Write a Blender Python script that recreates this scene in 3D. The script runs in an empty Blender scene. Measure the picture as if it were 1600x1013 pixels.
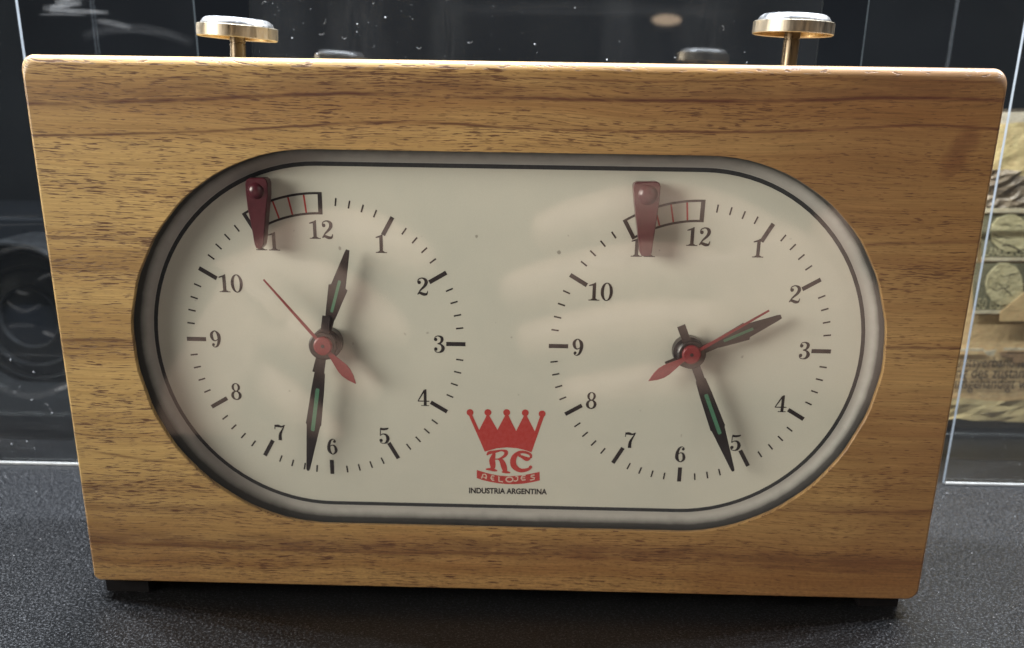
import bpy, bmesh, math, random
from mathutils import Vector, Matrix
rnd = random.Random(7)
PI = math.pi
S = bpy.context.scene
COL = S.collection
# ------------------------------------------------------------------ camera
CAM = Vector((0.0062, -0.2702, 0.1328))
ROT = Matrix(((0.99957, -0.022808, 0.018472), (0.025542, 0.365989, -0.930269), (0.014457, 0.93034, 0.366413)))
F, CX, CY = 1627.834, 792.026, 815.184
cd = bpy.data.cameras.new('camera'); cam = bpy.data.objects.new('camera', cd); COL.objects.link(cam)
cam.matrix_world = Matrix.Translation(CAM) @ ROT.to_4x4()
cd.sensor_width = 36; cd.lens = F / 1600 * 36
cd.shift_x = (800 - CX) / 1600; cd.shift_y = (CY - 506.5) / 1600
cd.clip_start = 0.005; cd.clip_end = 20
cd.dof.use_dof = True; cd.dof.focus_distance = 0.262; cd.dof.aperture_fstop = 22
# fstop uses the lens length in mm: 36.6 mm / 22 = 1.7 mm wide pupil, as on a phone
S.camera = cam
S.view_settings.view_transform = 'Standard'; S.view_settings.look = 'None'
S.view_settings.exposure = 0; S.view_settings.gamma = 1
# ------------------------------------------------------------------ light
W = bpy.data.worlds.new('World'); S.world = W; W.use_nodes = True
bg = W.node_tree.nodes['Background']; bg.inputs[0].default_value = (0.75, 0.85, 1, 1); bg.inputs[1].default_value = 0.03
def area(name, loc, target, sx, sy, power, colr):
    l = bpy.data.lights.new(name, 'AREA'); l.shape = 'RECTANGLE'; l.size = sx; l.size_y = sy
    l.energy = power; l.color = colr
    o = bpy.data.objects.new(name, l); COL.objects.link(o); o.location = loc
    o.rotation_euler = (Vector(target) - Vector(loc)).to_track_quat('-Z', 'Y').to_euler()
    return o
gs = area('gallery_spot', (-0.66, -0.36, 0.34), (0.05, 0.0, 0.19), 0.42, 0.42, 1.24, (1.0, 0.91, 0.80)); gs.data.spread = math.radians(52)
for k in range(9):                                       # a row of small cool LEDs under the lid of the display case
    area('case_led', (-0.44 + 0.11 * k, 0.085, 0.46), (-0.44 + 0.11 * k, 0.07, 0.0), 0.022, 0.012, 2.4, (0.93, 0.96, 1.0))
area('room_glow', (0.75, -0.8, 0.7), (0.0, 0.0, 0.08), 0.7, 0.6, 1.9, (1.0, 0.90, 0.78))

# ------------------------------------------------------------------ helpers
def ray(u, v):
    return ROT @ Vector(((u - CX) / F, -(v - CY) / F, -1))
def at(u, v, Y):
    d = ray(u, v); return CAM + d * ((Y - CAM.y) / d.y)
def onz(u, v, Z=0.0):
    d = ray(u, v); return CAM + d * ((Z - CAM.z) / d.z)
def link(o, parent=None):
    COL.objects.link(o)
    if parent: o.parent = parent
    return o
def obj(name, me, mat=None, parent=None, loc=None):
    if isinstance(me, bmesh.types.BMesh):
        m = bpy.data.meshes.new(name); me.to_mesh(m); me.free(); me = m
    if mat:
        for x in (mat if isinstance(mat, (list, tuple)) else [mat]): me.materials.append(x)
    o = bpy.data.objects.new(name, me)
    if loc: o.location = loc
    return link(o, parent)
def tag(o, label=None, cat=None, group=None, kind=None):
    if label: o['label'] = label
    if cat: o['category'] = cat
    if group: o['group'] = group
    if kind: o['kind'] = kind
    return o
def empty(name, loc=(0, 0, 0), parent=None):
    o = bpy.data.objects.new(name, None); o.empty_display_size = 0.01; o.location = loc; return link(o, parent)
def smooth(o, ang=35):
    me = o.data
    for p in me.polygons: p.use_smooth = True
    me.set_sharp_from_angle(angle=math.radians(ang)); return o
def clean(bm):
    bmesh.ops.recalc_face_normals(bm, faces=bm.faces)
    return bm
def box(bm, lo, hi, mi=0):
    vs = [bm.verts.new((x, y, z)) for x in (lo[0], hi[0]) for y in (lo[1], hi[1]) for z in (lo[2], hi[2])]
    fs = []
    for q in ((0, 1, 3, 2), (4, 6, 7, 5), (0, 4, 5, 1), (2, 3, 7, 6), (0, 2, 6, 4), (1, 5, 7, 3)):
        f = bm.faces.new([vs[i] for i in q]); f.material_index = mi; fs.append(f)
    return fs
def prism(pts, y0, y1, bev=0.0):
    """closed outline of (x,z) points, extruded along Y from front y0 to back y1, with a small chamfer at the front"""
    bm = bmesh.new(); n = len(pts)
    c = Vector((sum(p[0] for p in pts) / n, sum(p[1] for p in pts) / n))
    rings = []
    if bev:
        ins = inset(pts, bev)
        rings.append([bm.verts.new((x, y0, z)) for x, z in ins])
        rings.append([bm.verts.new((x, y0 + bev, z)) for x, z in pts])
    else:
        rings.append([bm.verts.new((x, y0, z)) for x, z in pts])
    rings.append([bm.verts.new((x, y1, z)) for x, z in pts])
    bm.faces.new(rings[0]); bm.faces.new(rings[-1][::-1])
    for a, b in zip(rings, rings[1:]):
        for i in range(n): bm.faces.new((a[i], b[i], b[(i + 1) % n], a[(i + 1) % n]))
    return clean(bm)
def inset(pts, d):
    n = len(pts); out = []
    A = sum(pts[i][0] * pts[(i + 1) % n][1] - pts[(i + 1) % n][0] * pts[i][1] for i in range(n))
    s = 1 if A > 0 else -1
    for i in range(n):
        p0, p1, p2 = Vector(pts[i - 1]), Vector(pts[i]), Vector(pts[(i + 1) % n])
        a = (p1 - p0).normalized(); b = (p2 - p1).normalized()
        na = Vector((-a.y, a.x)) * s; nb = Vector((-b.y, b.x)) * s
        m = (na + nb)
        m = m.normalized() if m.length > 1e-6 else na
        k = max(0.5, m.dot(na))
        q = p1 + m * d / k; out.append((q.x, q.y))
    return out
def lathe(prof, n=64, axis='Z', bm=None, o=(0, 0, 0)):
    """profile of (r, h) revolved round the axis"""
    bm = bm or bmesh.new(); rings = []
    for r, h in prof:
        ring = []
        for i in range(n):
            a = 2 * PI * i / n
            if axis == 'Z': p = (r * math.cos(a), r * math.sin(a), h)
            else: p = (r * math.cos(a), h, r * math.sin(a))
            ring.append(bm.verts.new(Vector(p) + Vector(o)))
        rings.append(ring)
    for a, b in zip(rings, rings[1:]):
        for i in range(n): bm.faces.new((a[i], a[(i + 1) % n], b[(i + 1) % n], b[i]))
    if prof[0][0] > 1e-7: bm.faces.new(rings[0])
    if prof[-1][0] > 1e-7: bm.faces.new(rings[-1])
    bmesh.ops.remove_doubles(bm, verts=bm.verts, dist=1e-7)
    return clean(bm)
def mesh_from(name, verts, faces):
    me = bpy.data.meshes.new(name); me.from_pydata(verts, [], faces); me.update(); return me

# ------------------------------------------------------------------ materials
class NT:
    def __init__(s, name):
        s.m = bpy.data.materials.new(name); s.m.use_nodes = True; s.t = s.m.node_tree; s.n = s.t.nodes; s.l = s.t.links
        s.b = s.n['Principled BSDF']; s.out = s.n['Material Output']
    def N(s, typ, ins={}, **kw):
        n = s.n.new(typ)
        for k, v in kw.items(): setattr(n, k, v)
        for k, v in ins.items():
            if isinstance(v, bpy.types.NodeSocket): s.l.new(v, n.inputs[k])
            else: n.inputs[k].default_value = v
        return n
    def math(s, op, a, b=0.0, c=0.0, clamp=False):
        n = s.n.new('ShaderNodeMath'); n.operation = op; n.use_clamp = clamp
        for i, v in enumerate((a, b, c)):
            if isinstance(v, bpy.types.NodeSocket): s.l.new(v, n.inputs[i])
            else: n.inputs[i].default_value = v
        return n.outputs[0]
    def co(s): return s.N('ShaderNodeTexCoord').outputs['Object']
    def scale(s, v, sc):
        n = s.N('ShaderNodeMapping', {'Vector': v, 'Scale': sc}); return n.outputs[0]
    def noise(s, v, scale=1.0, detail=3.0, rough=0.55, dist=0.0):
        n = s.N('ShaderNodeTexNoise', {'Vector': v, 'Scale': scale, 'Detail': detail, 'Roughness': rough, 'Distortion': dist}); return n.outputs['Fac']
    def ramp(s, f, stops, interp='LINEAR'):
        n = s.N('ShaderNodeValToRGB', {'Fac': f}); r = n.color_ramp; r.interpolation = interp
        while len(r.elements) < len(stops): r.elements.new(0.5)
        for e, (p, c) in zip(r.elements, stops):
            e.position = p; e.color = (c if isinstance(c, tuple) else (c, c, c)) + (1,)
        return n.outputs['Color']
    def mix(s, f, a, b, bt='MIX'):
        n = s.n.new('ShaderNodeMix'); n.data_type = 'RGBA'; n.blend_type = bt
        for i, v in ((0, f), (6, a), (7, b)):
            if isinstance(v, bpy.types.NodeSocket): s.l.new(v, n.inputs[i])
            else: n.inputs[i].default_value = v if not isinstance(v, tuple) else v + (1,)
        return n.outputs[2]
    def set(s, **kw):
        for k, v in kw.items():
            k = k.replace('_', ' ')
            if isinstance(v, bpy.types.NodeSocket): s.l.new(v, s.b.inputs[k])
            else: s.b.inputs[k].default_value = v + (1,) if isinstance(v, tuple) and len(v) == 3 else v
        return s
    def bump(s, h, strength=0.3, dist=0.0002):
        n = s.N('ShaderNodeBump', {'Height': h, 'Strength': strength, 'Distance': dist}); s.l.new(n.outputs[0], s.b.inputs['Normal'])
def plain(name, c, rough=0.5, metal=0.0, var=0.12, sc=900, spec=0.5, bump=0.0):
    t = NT(name); co = t.co()
    n = t.noise(co, sc, 3)
    k = t.ramp(n, [(0.3, tuple(max(0, x * (1 - var)) for x in c)), (0.7, tuple(x * (1 + var) for x in c))])
    t.set(Base_Color=k, Roughness=rough, Metallic=metal, Specular_IOR_Level=spec)
    if bump: t.bump(t.noise(co, sc * 1.5, 2), bump, 0.0001)
    return t.m

def wood_material():
    t = NT('varnished_wood_veneer'); co = t.co()
    sep = t.N('ShaderNodeSeparateXYZ', {0: co}); X, Y, Z = sep.outputs
    lowx = t.noise(t.scale(co, (9, 9, 5)), 1, 2)
    lowx2 = t.noise(t.scale(co, (26, 26, 60)), 1, 2)
    zz = t.math('SUBTRACT', Z, t.math('MULTIPLY', Y, 1.0))
    zw = t.math('ADD', zz, t.math('MULTIPLY', t.math('SUBTRACT', lowx, 0.5), 0.010))
    zw = t.math('ADD', zw, t.math('MULTIPLY', t.math('SUBTRACT', lowx2, 0.5), 0.0022))
    zw = t.math('ADD', zw, t.math('MULTIPLY', X, 0.010))
    v = t.N('ShaderNodeCombineXYZ', {0: X, 1: Y, 2: zw}).outputs[0]
    band = t.noise(t.scale(v, (3, 3, 130)), 1, 4, 0.6)
    base = t.ramp(band, [(0.25, (0.190, 0.108, 0.040)), (0.45, (0.375, 0.250, 0.094)), (0.6, (0.480, 0.338, 0.130)), (0.8, (0.300, 0.182, 0.066))])
    # figure: dark growth lines, red-brown bands, and light falloff painted in near the foot
    h = t.math('DIVIDE', zw, 0.142)
    fig = t.ramp(h, [(0.0, 0.66), (0.055, 0.58), (0.085, 0.66), (0.12, 0.62), (0.15, 0.46), (0.20, 0.24), (0.27, 0.04), (0.80, 0.04), (0.86, 0.18), (0.91, 0.46), (0.955, 0.55), (1.0, 0.42)])
    patch = t.noise(t.scale(v, (14, 14, 40)), 1, 3)
    figm = t.math('MULTIPLY', fig, t.ramp(patch, [(0.25, 0.35), (0.6, 1.0)]))
    c = t.mix(figm, base, (0.165, 0.062, 0.024))
    # the veneer itself is redder and darker towards one end
    gx = t.math('ADD', t.math('MULTIPLY', X, 4.2), t.math('MULTIPLY', t.math('SUBTRACT', t.noise(t.scale(co, (14, 14, 22)), 1, 3), 0.5), 0.9))
    red = t.ramp(gx, [(0.0, 0.03), (0.45, 0.74)])
    c = t.mix(red, c, (0.155, 0.074, 0.026))
    # a knot
    kp = at(1500, 236, 0)
    dx = t.math('DIVIDE', t.math('SUBTRACT', t.math('ADD', X, t.math('MULTIPLY', t.math('SUBTRACT', Z, kp.z), -0.35)), kp.x), 0.0042)
    dz = t.math('DIVIDE', t.math('SUBTRACT', Z, kp.z), 0.0085)
    d2 = t.math('ADD', t.math('MULTIPLY', dx, dx), t.math('MULTIPLY', dz, dz))
    d2 = t.math('ADD', d2, t.math('MULTIPLY', t.math('SUBTRACT', t.noise(co, 260, 3), 0.5), 1.3))
    c = t.mix(t.ramp(d2, [(0.0, 0.55), (1.0, 0.0)], 'EASE'), c, (0.10, 0.036, 0.016))
    # drawn growth lines, each following its own gentle wave across the panel
    xs = t.math('DIVIDE', t.math('ADD', X, 0.12), 0.24)
    lwob = t.math('MULTIPLY', t.math('SUBTRACT', t.noise(t.scale(co, (90, 90, 30)), 1, 3), 0.5), 0.0009)
    brk = t.noise(t.scale(v, (55, 55, 300)), 1, 3, 0.6)
    def line(pix, w, stren, soft=1.0):
        nonlocal c
        P = [at(u, v_, 0) for u, v_ in pix]
        fc = t.N('ShaderNodeFloatCurve', {'Value': xs}); cv = fc.mapping.curves[0]
        pts = sorted(((p.x + 0.12) / 0.24, p.z / 0.15) for p in P)
        while len(cv.points) < len(pts): cv.points.new(0.5, 0.5)
        for q, (a, b) in zip(cv.points, pts): q.location = (a, b)
        fc.mapping.update()
        zc = t.math('MULTIPLY', fc.outputs[0], 0.15)
        d = t.math('DIVIDE', t.math('ABSOLUTE', t.math('SUBTRACT', t.math('ADD', t.math('SUBTRACT', Z, Y), lwob), zc)), w)
        m = t.math('MULTIPLY', t.ramp(d, [(0.0, 1.0), (0.35, 0.8), (1.0, 0.0)]), t.ramp(brk, [(0.36, 0.25), (0.56, 1.0)]))
        c = t.mix(t.math('MULTIPLY', m, stren), c, (0.075, 0.026, 0.014))
    line([(40, 163), (170, 160), (330, 154), (530, 147), (730, 152), (1070, 158), (1250, 158), (1400, 153), (1570, 158)], 0.00062, 1.0)
    line([(40, 152), (170, 149), (530, 134), (730, 139), (1070, 146), (1400, 139), (1570, 146)], 0.0038, 0.48)
    line([(40, 213), (170, 210), (330, 205), (530, 194), (650, 191), (800, 200), (1070, 206), (1300, 203), (1440, 196), (1570, 204)], 0.00048, 0.9)
    line([(40, 128), (300, 121), (530, 116), (800, 122), (1070, 128), (1300, 124), (1570, 130)], 0.0004, 0.55)
    line([(40, 530), (100, 531), (205, 532), (1570, 545)], 0.0006, 0.8)
    line([(40, 545), (100, 546), (205, 544), (1570, 560)], 0.0009, 0.45)
    line([(40, 698), (130, 704), (250, 722), (600, 740), (1300, 800), (1570, 790)], 0.0006, 0.6)
    line([(130, 838), (300, 845), (530, 853), (800, 858), (1100, 868), (1300, 878), (1450, 882)], 0.0036, 0.60)
    line([(130, 845), (300, 854), (530, 862), (800, 866), (1100, 880), (1300, 892), (1450, 898)], 0.0007, 0.6)
    line([(130, 790), (800, 795), (1180, 782), (1300, 795), (1450, 803)], 0.0022, 0.4)
    line([(40, 370), (1300, 385), (1420, 380), (1560, 378)], 0.0007, 0.6)
    # open pores: short dark dashes along the grain
    po = t.noise(t.scale(v, (170, 170, 3100)), 1, 2.0, 0.55)
    po2 = t.noise(t.scale(v, (300, 300, 3900)), 1, 1, 0.5)
    dens = t.noise(t.scale(v, (13, 13, 130)), 1, 3)
    dd = t.math('MULTIPLY', t.math('SUBTRACT', dens, 0.5), 0.40)
    thr = t.math('SUBTRACT', t.math('ADD', po, dd), t.math('MULTIPLY', red, 0.10))
    pm = t.ramp(thr, [(0.578, 0.0), (0.618, 1.0)])
    pm2 = t.ramp(t.math('ADD', po2, t.math('MULTIPLY', dd, 0.7)), [(0.63, 0.0), (0.68, 0.85)])
    pores = t.math('MAXIMUM', pm, pm2)
    c = t.mix(t.math('MULTIPLY', pores, 0.92), c, (0.080, 0.034, 0.016))
    # fine fibres
    fib = t.noise(t.scale(v, (50, 50, 3000)), 1, 4, 0.7)
    c = t.mix(0.6, c, t.ramp(fib, [(0.3, 0.26), (0.7, 0.74)]), 'OVERLAY')
    # cross-grain ripple near the foot of the panel
    rip = t.noise(t.scale(co, (900, 900, 1500)), 1, 1)
    c = t.mix(t.math('MULTIPLY', t.ramp(h, [(0.02, 0.55), (0.2, 0.08)]), 0.8), c, t.ramp(rip, [(0.35, 0.36), (0.65, 0.62)]), 'OVERLAY')
    t.set(Base_Color=c, Roughness=t.ramp(band, [(0.3, 0.40), (0.7, 0.52)]), Specular_IOR_Level=0.4, Coat_Weight=0.35, Coat_Roughness=0.22)
    t.bump(t.math('SUBTRACT', fib, t.math('MULTIPLY', pores, 1.6)), 0.35, 0.00009)
    return t.m
def table_material():
    t = NT('speckled_black_laminate'); co = t.co()
    n1 = t.noise(co, 1150, 2, 0.6); n2 = t.noise(co, 2300, 3, 0.7, 1.5)
    big = t.noise(co, 16, 4)
    sp = t.ramp(t.math('ADD', n2, t.math('MULTIPLY', t.math('SUBTRACT', n1, 0.5), 0.5)), [(0.55, 0.0), (0.66, 1.0)])
    c = t.mix(sp, (0.004, 0.0045, 0.0055), (0.145, 0.153, 0.165))
    t.set(Base_Color=c, Metallic=t.math('MULTIPLY', sp, 0.97), Roughness=t.ramp(sp, [(0.0, 0.34), (1.0, 0.56)]), Specular_IOR_Level=0.25)
    t.bump(n1, 0.35, 0.0002)
    return t.m
def thin_clear(name, strength=1.9, rough=0.0, haze=0.0, hazecol=(0.8, 0.85, 0.9), dust=0.0, streak=False):
    """a clear pane: passes light through, reflects by Fresnel, with a little dust that catches the light"""
    t = NT(name); co = t.co()
    ge = t.N('ShaderNodeNewGeometry')
    dt = t.N('ShaderNodeVectorMath', {0: ge.outputs['Incoming'], 1: ge.outputs['Normal']}, operation='DOT_PRODUCT').outputs['Value']
    fr = t.math('ADD', 0.04, t.math('MULTIPLY', 0.96, t.math('POWER', t.math('SUBTRACT', 1.0, t.math('ABSOLUTE', dt)), 5.0)))
    fac = t.math('MULTIPLY', fr, strength, clamp=True)
    tr = t.N('ShaderNodeBsdfTransparent', {'Color': (0.97, 0.98, 0.975, 1)})
    gl = t.N('ShaderNodeBsdfGlossy', {'Color': (1, 1, 1, 1), 'Roughness': rough})
    m = t.N('ShaderNodeMixShader', {0: fac, 1: tr.outputs[0], 2: gl.outputs[0]})
    last = m.outputs[0]
    if haze or dust:
        df = t.N('ShaderNodeBsdfDiffuse', {'Color': hazecol + (1,)})
        tl = t.N('ShaderNodeBsdfTranslucent', {'Color': hazecol + (1,)})
        dm = t.N('ShaderNodeMixShader', {0: 0.5, 1: df.outputs[0], 2: tl.outputs[0]})
        big = t.noise(t.scale(co, (22, 22, 7) if streak else (18, 18, 18)), 1, 4, 0.6, 0.4)
        hz = t.math('MULTIPLY', t.ramp(big, [(0.3, 0.25), (0.7, 1.0)]), haze)
        if dust:
            sp = t.ramp(t.noise(co, 1100, 1, 0.4), [(0.735, 0.0), (0.78, 1.0)])
            hz = t.math('ADD', hz, t.math('MULTIPLY', sp, dust))
        m2 = t.N('ShaderNodeMixShader', {0: hz, 1: last, 2: dm.outputs[0]}); last = m2.outputs[0]
    t.l.new(last, t.out.inputs[0]); t.n.remove(t.b)
    return t.m
def dial_material():
    t = NT('cream_dial_card'); co = t.co()
    a = t.noise(co, 30, 4); b = t.noise(co, 2600, 2); s = t.noise(co, 420, 1, 0.3)
    c = t.ramp(a, [(0.3, (0.545, 0.560, 0.490)), (0.7, (0.600, 0.605, 0.525))])
    c = t.mix(0.12, c, t.ramp(b, [(0.3, 0.4), (0.7, 0.6)]), 'OVERLAY')
    c = t.mix(t.ramp(s, [(0.80, 0.0), (0.84, 0.55)]), c, (0.12, 0.10, 0.08))
    t.set(Base_Color=c, Roughness=0.55, Specular_IOR_Level=0.3); return t.m
def ink(name, c, wear=0.25):
    t = NT(name); co = t.co(); n = t.noise(co, 900, 4, 0.7)
    t.set(Base_Color=t.ramp(n, [(0.35, c), (0.8, tuple(x + wear * 0.08 for x in c))]), Roughness=0.5, Specular_IOR_Level=0.3); return t.m
def metal_mat(name, c, rough, tarn=(0.12, 0.08, 0.04)):
    t = NT(name); co = t.co()
    n = t.noise(t.scale(co, (1100, 1100, 90)), 1, 4, 0.65); p = t.noise(co, 190, 3)
    cc = t.mix(t.ramp(p, [(0.48, 0.0), (0.75, 0.6)]), c, tarn)
    t.set(Base_Color=cc, Metallic=1.0, Roughness=t.ramp(n, [(0.3, rough * 0.7), (0.7, rough * 1.5)]))
    t.bump(n, 0.15, 0.00005); return t.m

M_wood = wood_material(); M_table = table_material(); M_dial = dial_material()
M_ink = ink('black_print', (0.022, 0.018, 0.020)); M_redink = ink('red_print', (0.42, 0.045, 0.040), 0.5)
M_lineink = ink('dark_grey_line_print', (0.030, 0.034, 0.038))
M_band = plain('grey_margin_print', (0.43, 0.435, 0.41), 0.5, sc=200)
M_pane = thin_clear('dial_window_glass', 1.3, 0.055)
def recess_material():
    t = NT('recess_rim_painted_shade'); co = t.co(); sp = t.N('ShaderNodeSeparateXYZ', {0: co}); n = t.noise(co, 260, 3)
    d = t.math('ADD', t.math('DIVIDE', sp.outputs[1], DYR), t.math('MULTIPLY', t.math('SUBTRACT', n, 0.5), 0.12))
    t.set(Base_Color=t.ramp(d, [(0.30, (0.014, 0.014, 0.015)), (0.70, (0.050, 0.049, 0.048)), (0.98, (0.40, 0.40, 0.375))]), Roughness=0.5, Specular_IOR_Level=0.25); return t.m  # dark wall; the shade deepening from card to lip is painted into its colour
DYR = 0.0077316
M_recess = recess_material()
M_black = plain('black_plastic', (0.016, 0.015, 0.017), 0.35)
M_handblack = plain('black_lacquered_metal', (0.016, 0.015, 0.018), 0.33, sc=2500, bump=0.1)
M_lume = plain('green_lume_paint', (0.07, 0.20, 0.125), 0.6, sc=3000)
M_redhand = plain('red_lacquer', (0.19, 0.020, 0.027), 0.38, sc=1800)
M_flag = plain('dark_red_plastic', (0.070, 0.013, 0.021), 0.28, sc=700, spec=0.6)
M_brass = metal_mat('aged_nickelled_brass', (0.30, 0.275, 0.225), 0.36, (0.34, 0.26, 0.15))
M_stem = metal_mat('tarnished_brass', (0.13, 0.11, 0.08), 0.36)
M_inner = metal_mat('bare_brass', (0.52, 0.38, 0.19), 0.3)
M_silver = metal_mat('worn_silver_plate', (0.25, 0.26, 0.275), 0.38, (0.35, 0.35, 0.34))
M_rubber = plain('black_rubber', (0.006, 0.006, 0.007), 0.8, spec=0.15)

# ------------------------------------------------------------------ setting
def sheet(name, x0, x1, y0, y1, z, mat):
    return mesh_from(name, [(x0, y0, z), (x1, y0, z), (x1, y1, z), (x0, y1, z)], [(0, 1, 2, 3)])
tb = obj('table_top', sheet('table_top', -1.2, 1.2, -0.16, 0.62, 0, None), M_table); tag(tb, kind='structure')
M_wall = plain('dark_blue_grey_wall', (0.006, 0.007, 0.0085), 0.9, var=0.3, sc=5, spec=0.05)
wl = obj('back_wall', mesh_from('back_wall', [(-1.2, 0.62, 0), (1.2, 0.62, 0), (1.2, 0.62, 0.62), (-1.2, 0.62, 0.62)], [(0, 1, 2, 3)]), M_wall); tag(wl, kind='structure')

# ------------------------------------------------------------------ the chess clock
FOOT = 0.0055; CW, CH, CDEP = 0.23489, 0.13642, 0.064
ZD = 0.0743136; D = 0.048901; DY = 0.0077316; RH = 0.0497576; RL = 0.0463447; HZ = ZD - 0.00047644
clock = empty('chess_clock', (0, 0.03, 0))
tag(clock, 'wooden chess clock with two cream dials, red flags and two brass plungers on top', 'chess clock')
clock_inv = Matrix.Translation((0, -0.03, 0))
def part(name, bm, mat, parent=None):
    o = obj(name, bm, mat, parent or clock)
    if (parent or clock) is clock: o.location = (0, -0.03, 0)
    return o
def rrect(hw, hh, r, n=10, cz=0.0):
    """outline of a rounded rectangle, counter-clockwise, r per corner (tl,tr,br,bl)"""
    pts = []
    for (cx, cy, rr, a0) in ((hw, hh, r[1], 0), (-hw, hh, r[0], 90), (-hw, -hh, r[3], 180), (hw, -hh, r[2], 270)):
        sx = 1 if cx > 0 else -1; sy = 1 if cy > 0 else -1
        for i in range(n + 1):
            a = math.radians(a0 + 90 * i / n)
            pts.append((cx - sx * rr + rr * math.cos(a), cy - sy * rr + rr * math.sin(a) + cz))
    return pts
def stadium(hl, r, n=48, cz=0.0):
    pts = []
    for i in range(n + 1):
        a = -PI / 2 + PI * i / n; pts.append((hl + r * math.cos(a), r * math.sin(a) + cz))
    for i in range(n + 1):
        a = PI / 2 + PI * i / n; pts.append((-hl + r * math.cos(a), r * math.sin(a) + cz))
    return pts
def build_case():
    bm = bmesh.new(); zb, zt = FOOT - 0.0005, FOOT + CH + 0.0020; hw, hh = 0.1182, (zt - zb) / 2; cz = (zb + zt) / 2
    def ring(dx, dz, y, db=None):
        db = dz if db is None else db
        base = rrect(hw, hh, (0.0030, 0.0036, 0.003, 0.0020), 10, cz)
        return [bm.verts.new((x * (1 - dx / hw), y, cz + (z - cz) * (1 - (dz if z > cz else db) / hh))) for x, z in base]
    rx, rz, rb = 0.0010, 0.0030, 0.0008
    rings = []
    for k in range(7):                                   # front round-over
        a = k / 6 * PI / 2
        rings.append(ring(rx * (1 - math.sin(a)), rz * (1 - math.sin(a)), (rz if False else 0.0022) * (1 - math.cos(a)), rb * (1 - math.sin(a))))
    for k in range(5):
        a = k / 4 * PI / 2
        rings.append(ring(rx * (1 - math.cos(a)), 0.001 * (1 - math.cos(a)), CDEP - 0.001 * (1 - math.sin(a))))
    n = len(rings[0])
    for a, b in zip(rings, rings[1:]):
        for i in range(n): bm.faces.new((a[i], b[i], b[(i + 1) % n], a[(i + 1) % n])).smooth = True
    bm.faces.new(rings[-1])
    # front face with the stadium opening
    def chipped(i, x, z):
        k = 0.00006 * (math.sin(i * 1.7) + math.sin(i * 0.53 + 2)) + (0.00022 if i in (143, 144) else 0)
        r = 1 + k / 0.05
        return (x * r, z if abs(k) < 1 else z)
    st = [chipped(i, x, z) for i, (x, z) in enumerate(stadium(D, RH, 48, HZ))]
    h0 = [bm.verts.new((x, 0, z)) for x, z in st]
    edges = [bm.edges.get((rings[0][i], rings[0][(i + 1) % n])) for i in range(n)]
    m = len(h0)
    hedges = [bm.edges.new((h0[i], h0[(i + 1) % m])) for i in range(m)]
    bmesh.ops.triangle_fill(bm, edges=edges + hedges, use_beauty=True)
    # rounded lip, then the wooden bore down to the liner
    prev = h0
    for (ins, y) in ((0.00012, 0.00004), (0.0002, 0.0002), (0.0002, 0.0016)):
        s2 = inset(st, ins); r2 = [bm.verts.new((x, y, z)) for x, z in s2]
        for i in range(m): bm.faces.new((prev[i], prev[(i + 1) % m], r2[(i + 1) % m], r2[i])).smooth = True
        prev = r2
    return clean(bm)
case = part('wooden_case', build_case(), M_wood)
# dark liner of the opening, coving into the dial card
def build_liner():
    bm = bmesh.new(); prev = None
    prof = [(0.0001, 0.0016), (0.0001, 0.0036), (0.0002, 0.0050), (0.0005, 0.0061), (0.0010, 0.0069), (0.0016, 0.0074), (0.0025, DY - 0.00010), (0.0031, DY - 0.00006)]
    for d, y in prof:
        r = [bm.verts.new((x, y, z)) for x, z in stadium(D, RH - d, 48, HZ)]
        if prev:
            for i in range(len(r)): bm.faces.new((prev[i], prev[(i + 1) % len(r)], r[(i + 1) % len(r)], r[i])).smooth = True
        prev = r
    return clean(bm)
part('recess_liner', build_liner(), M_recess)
dial = part('dial_card', prism(stadium(D, RH - 0.0001, 48, HZ), DY, DY + 0.001), M_dial)
YP = DY - 0.00004                                        # printed layer
def flat(name, polys, mat, parent=dial, y=YP):
    verts, faces = [], []
    for k, p in enumerate(polys):
        b = len(verts); yy = y - 0.000004 * k
        verts += [(q[0], yy, q[1]) for q in p[0]]
        faces += [tuple(b + i for i in f) for f in p[1]]
    return obj(name, mesh_from(name, verts, faces), mat, parent)
def ringstrip(outer, inner):
    n = len(outer); return (outer + inner, [(i, (i + 1) % n, n + (i + 1) % n, n + i) for i in range(n)])
flat('border_band', [ringstrip(stadium(D, RH - 0.0002, 48, HZ), stadium(D, RL - 0.0003, 48, HZ))], M_band, y=DY - 0.00002)
flat('border_line', [ringstrip(stadium(D, RL + 0.0001, 48, HZ), stadium(D, RL - 0.00095, 48, HZ))], M_lineink)

# ---- stroke drawing for numerals and lettering
def catmull(ps, k=8):
    if len(ps) < 3: return ps
    P = [ps[0]] + list(ps) + [ps[-1]]; out = []
    for i in range(1, len(P) - 2):
        for j in range(k):
            u = j / k; q = []
            for c in range(3):
                a, b, d, e = P[i - 1][c], P[i][c], P[i + 1][c], P[i + 2][c]
                q.append(0.5 * ((2 * b) + (-a + d) * u + (2 * a - 5 * b + 4 * d - e) * u * u + (-a + 3 * b - 3 * d + e) * u ** 3))
            out.append(tuple(q))
    out.append(tuple(ps[-1])); return out
def stroke(ps, curve=True):
    p = catmull(ps) if curve else ps; L, R = [], []
    for i, (x, y, w) in enumerate(p):
        a = p[max(0, i - 1)]; b = p[min(len(p) - 1, i + 1)]
        dx, dy = b[0] - a[0], b[1] - a[1]; l = math.hypot(dx, dy) or 1
        L.append((x - dy / l * w / 2, y + dx / l * w / 2)); R.append((x + dy / l * w / 2, y - dx / l * w / 2))
    n = len(p); return (L + R, [(i, i + 1, n + i + 1, n + i) for i in range(n - 1)])
def disc(x, y, r, n=20, ry=None):
    ry = ry or r; return ([(x + r * math.cos(2 * PI * i / n), y + ry * math.sin(2 * PI * i / n)) for i in range(n)], [tuple(range(n))])
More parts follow.
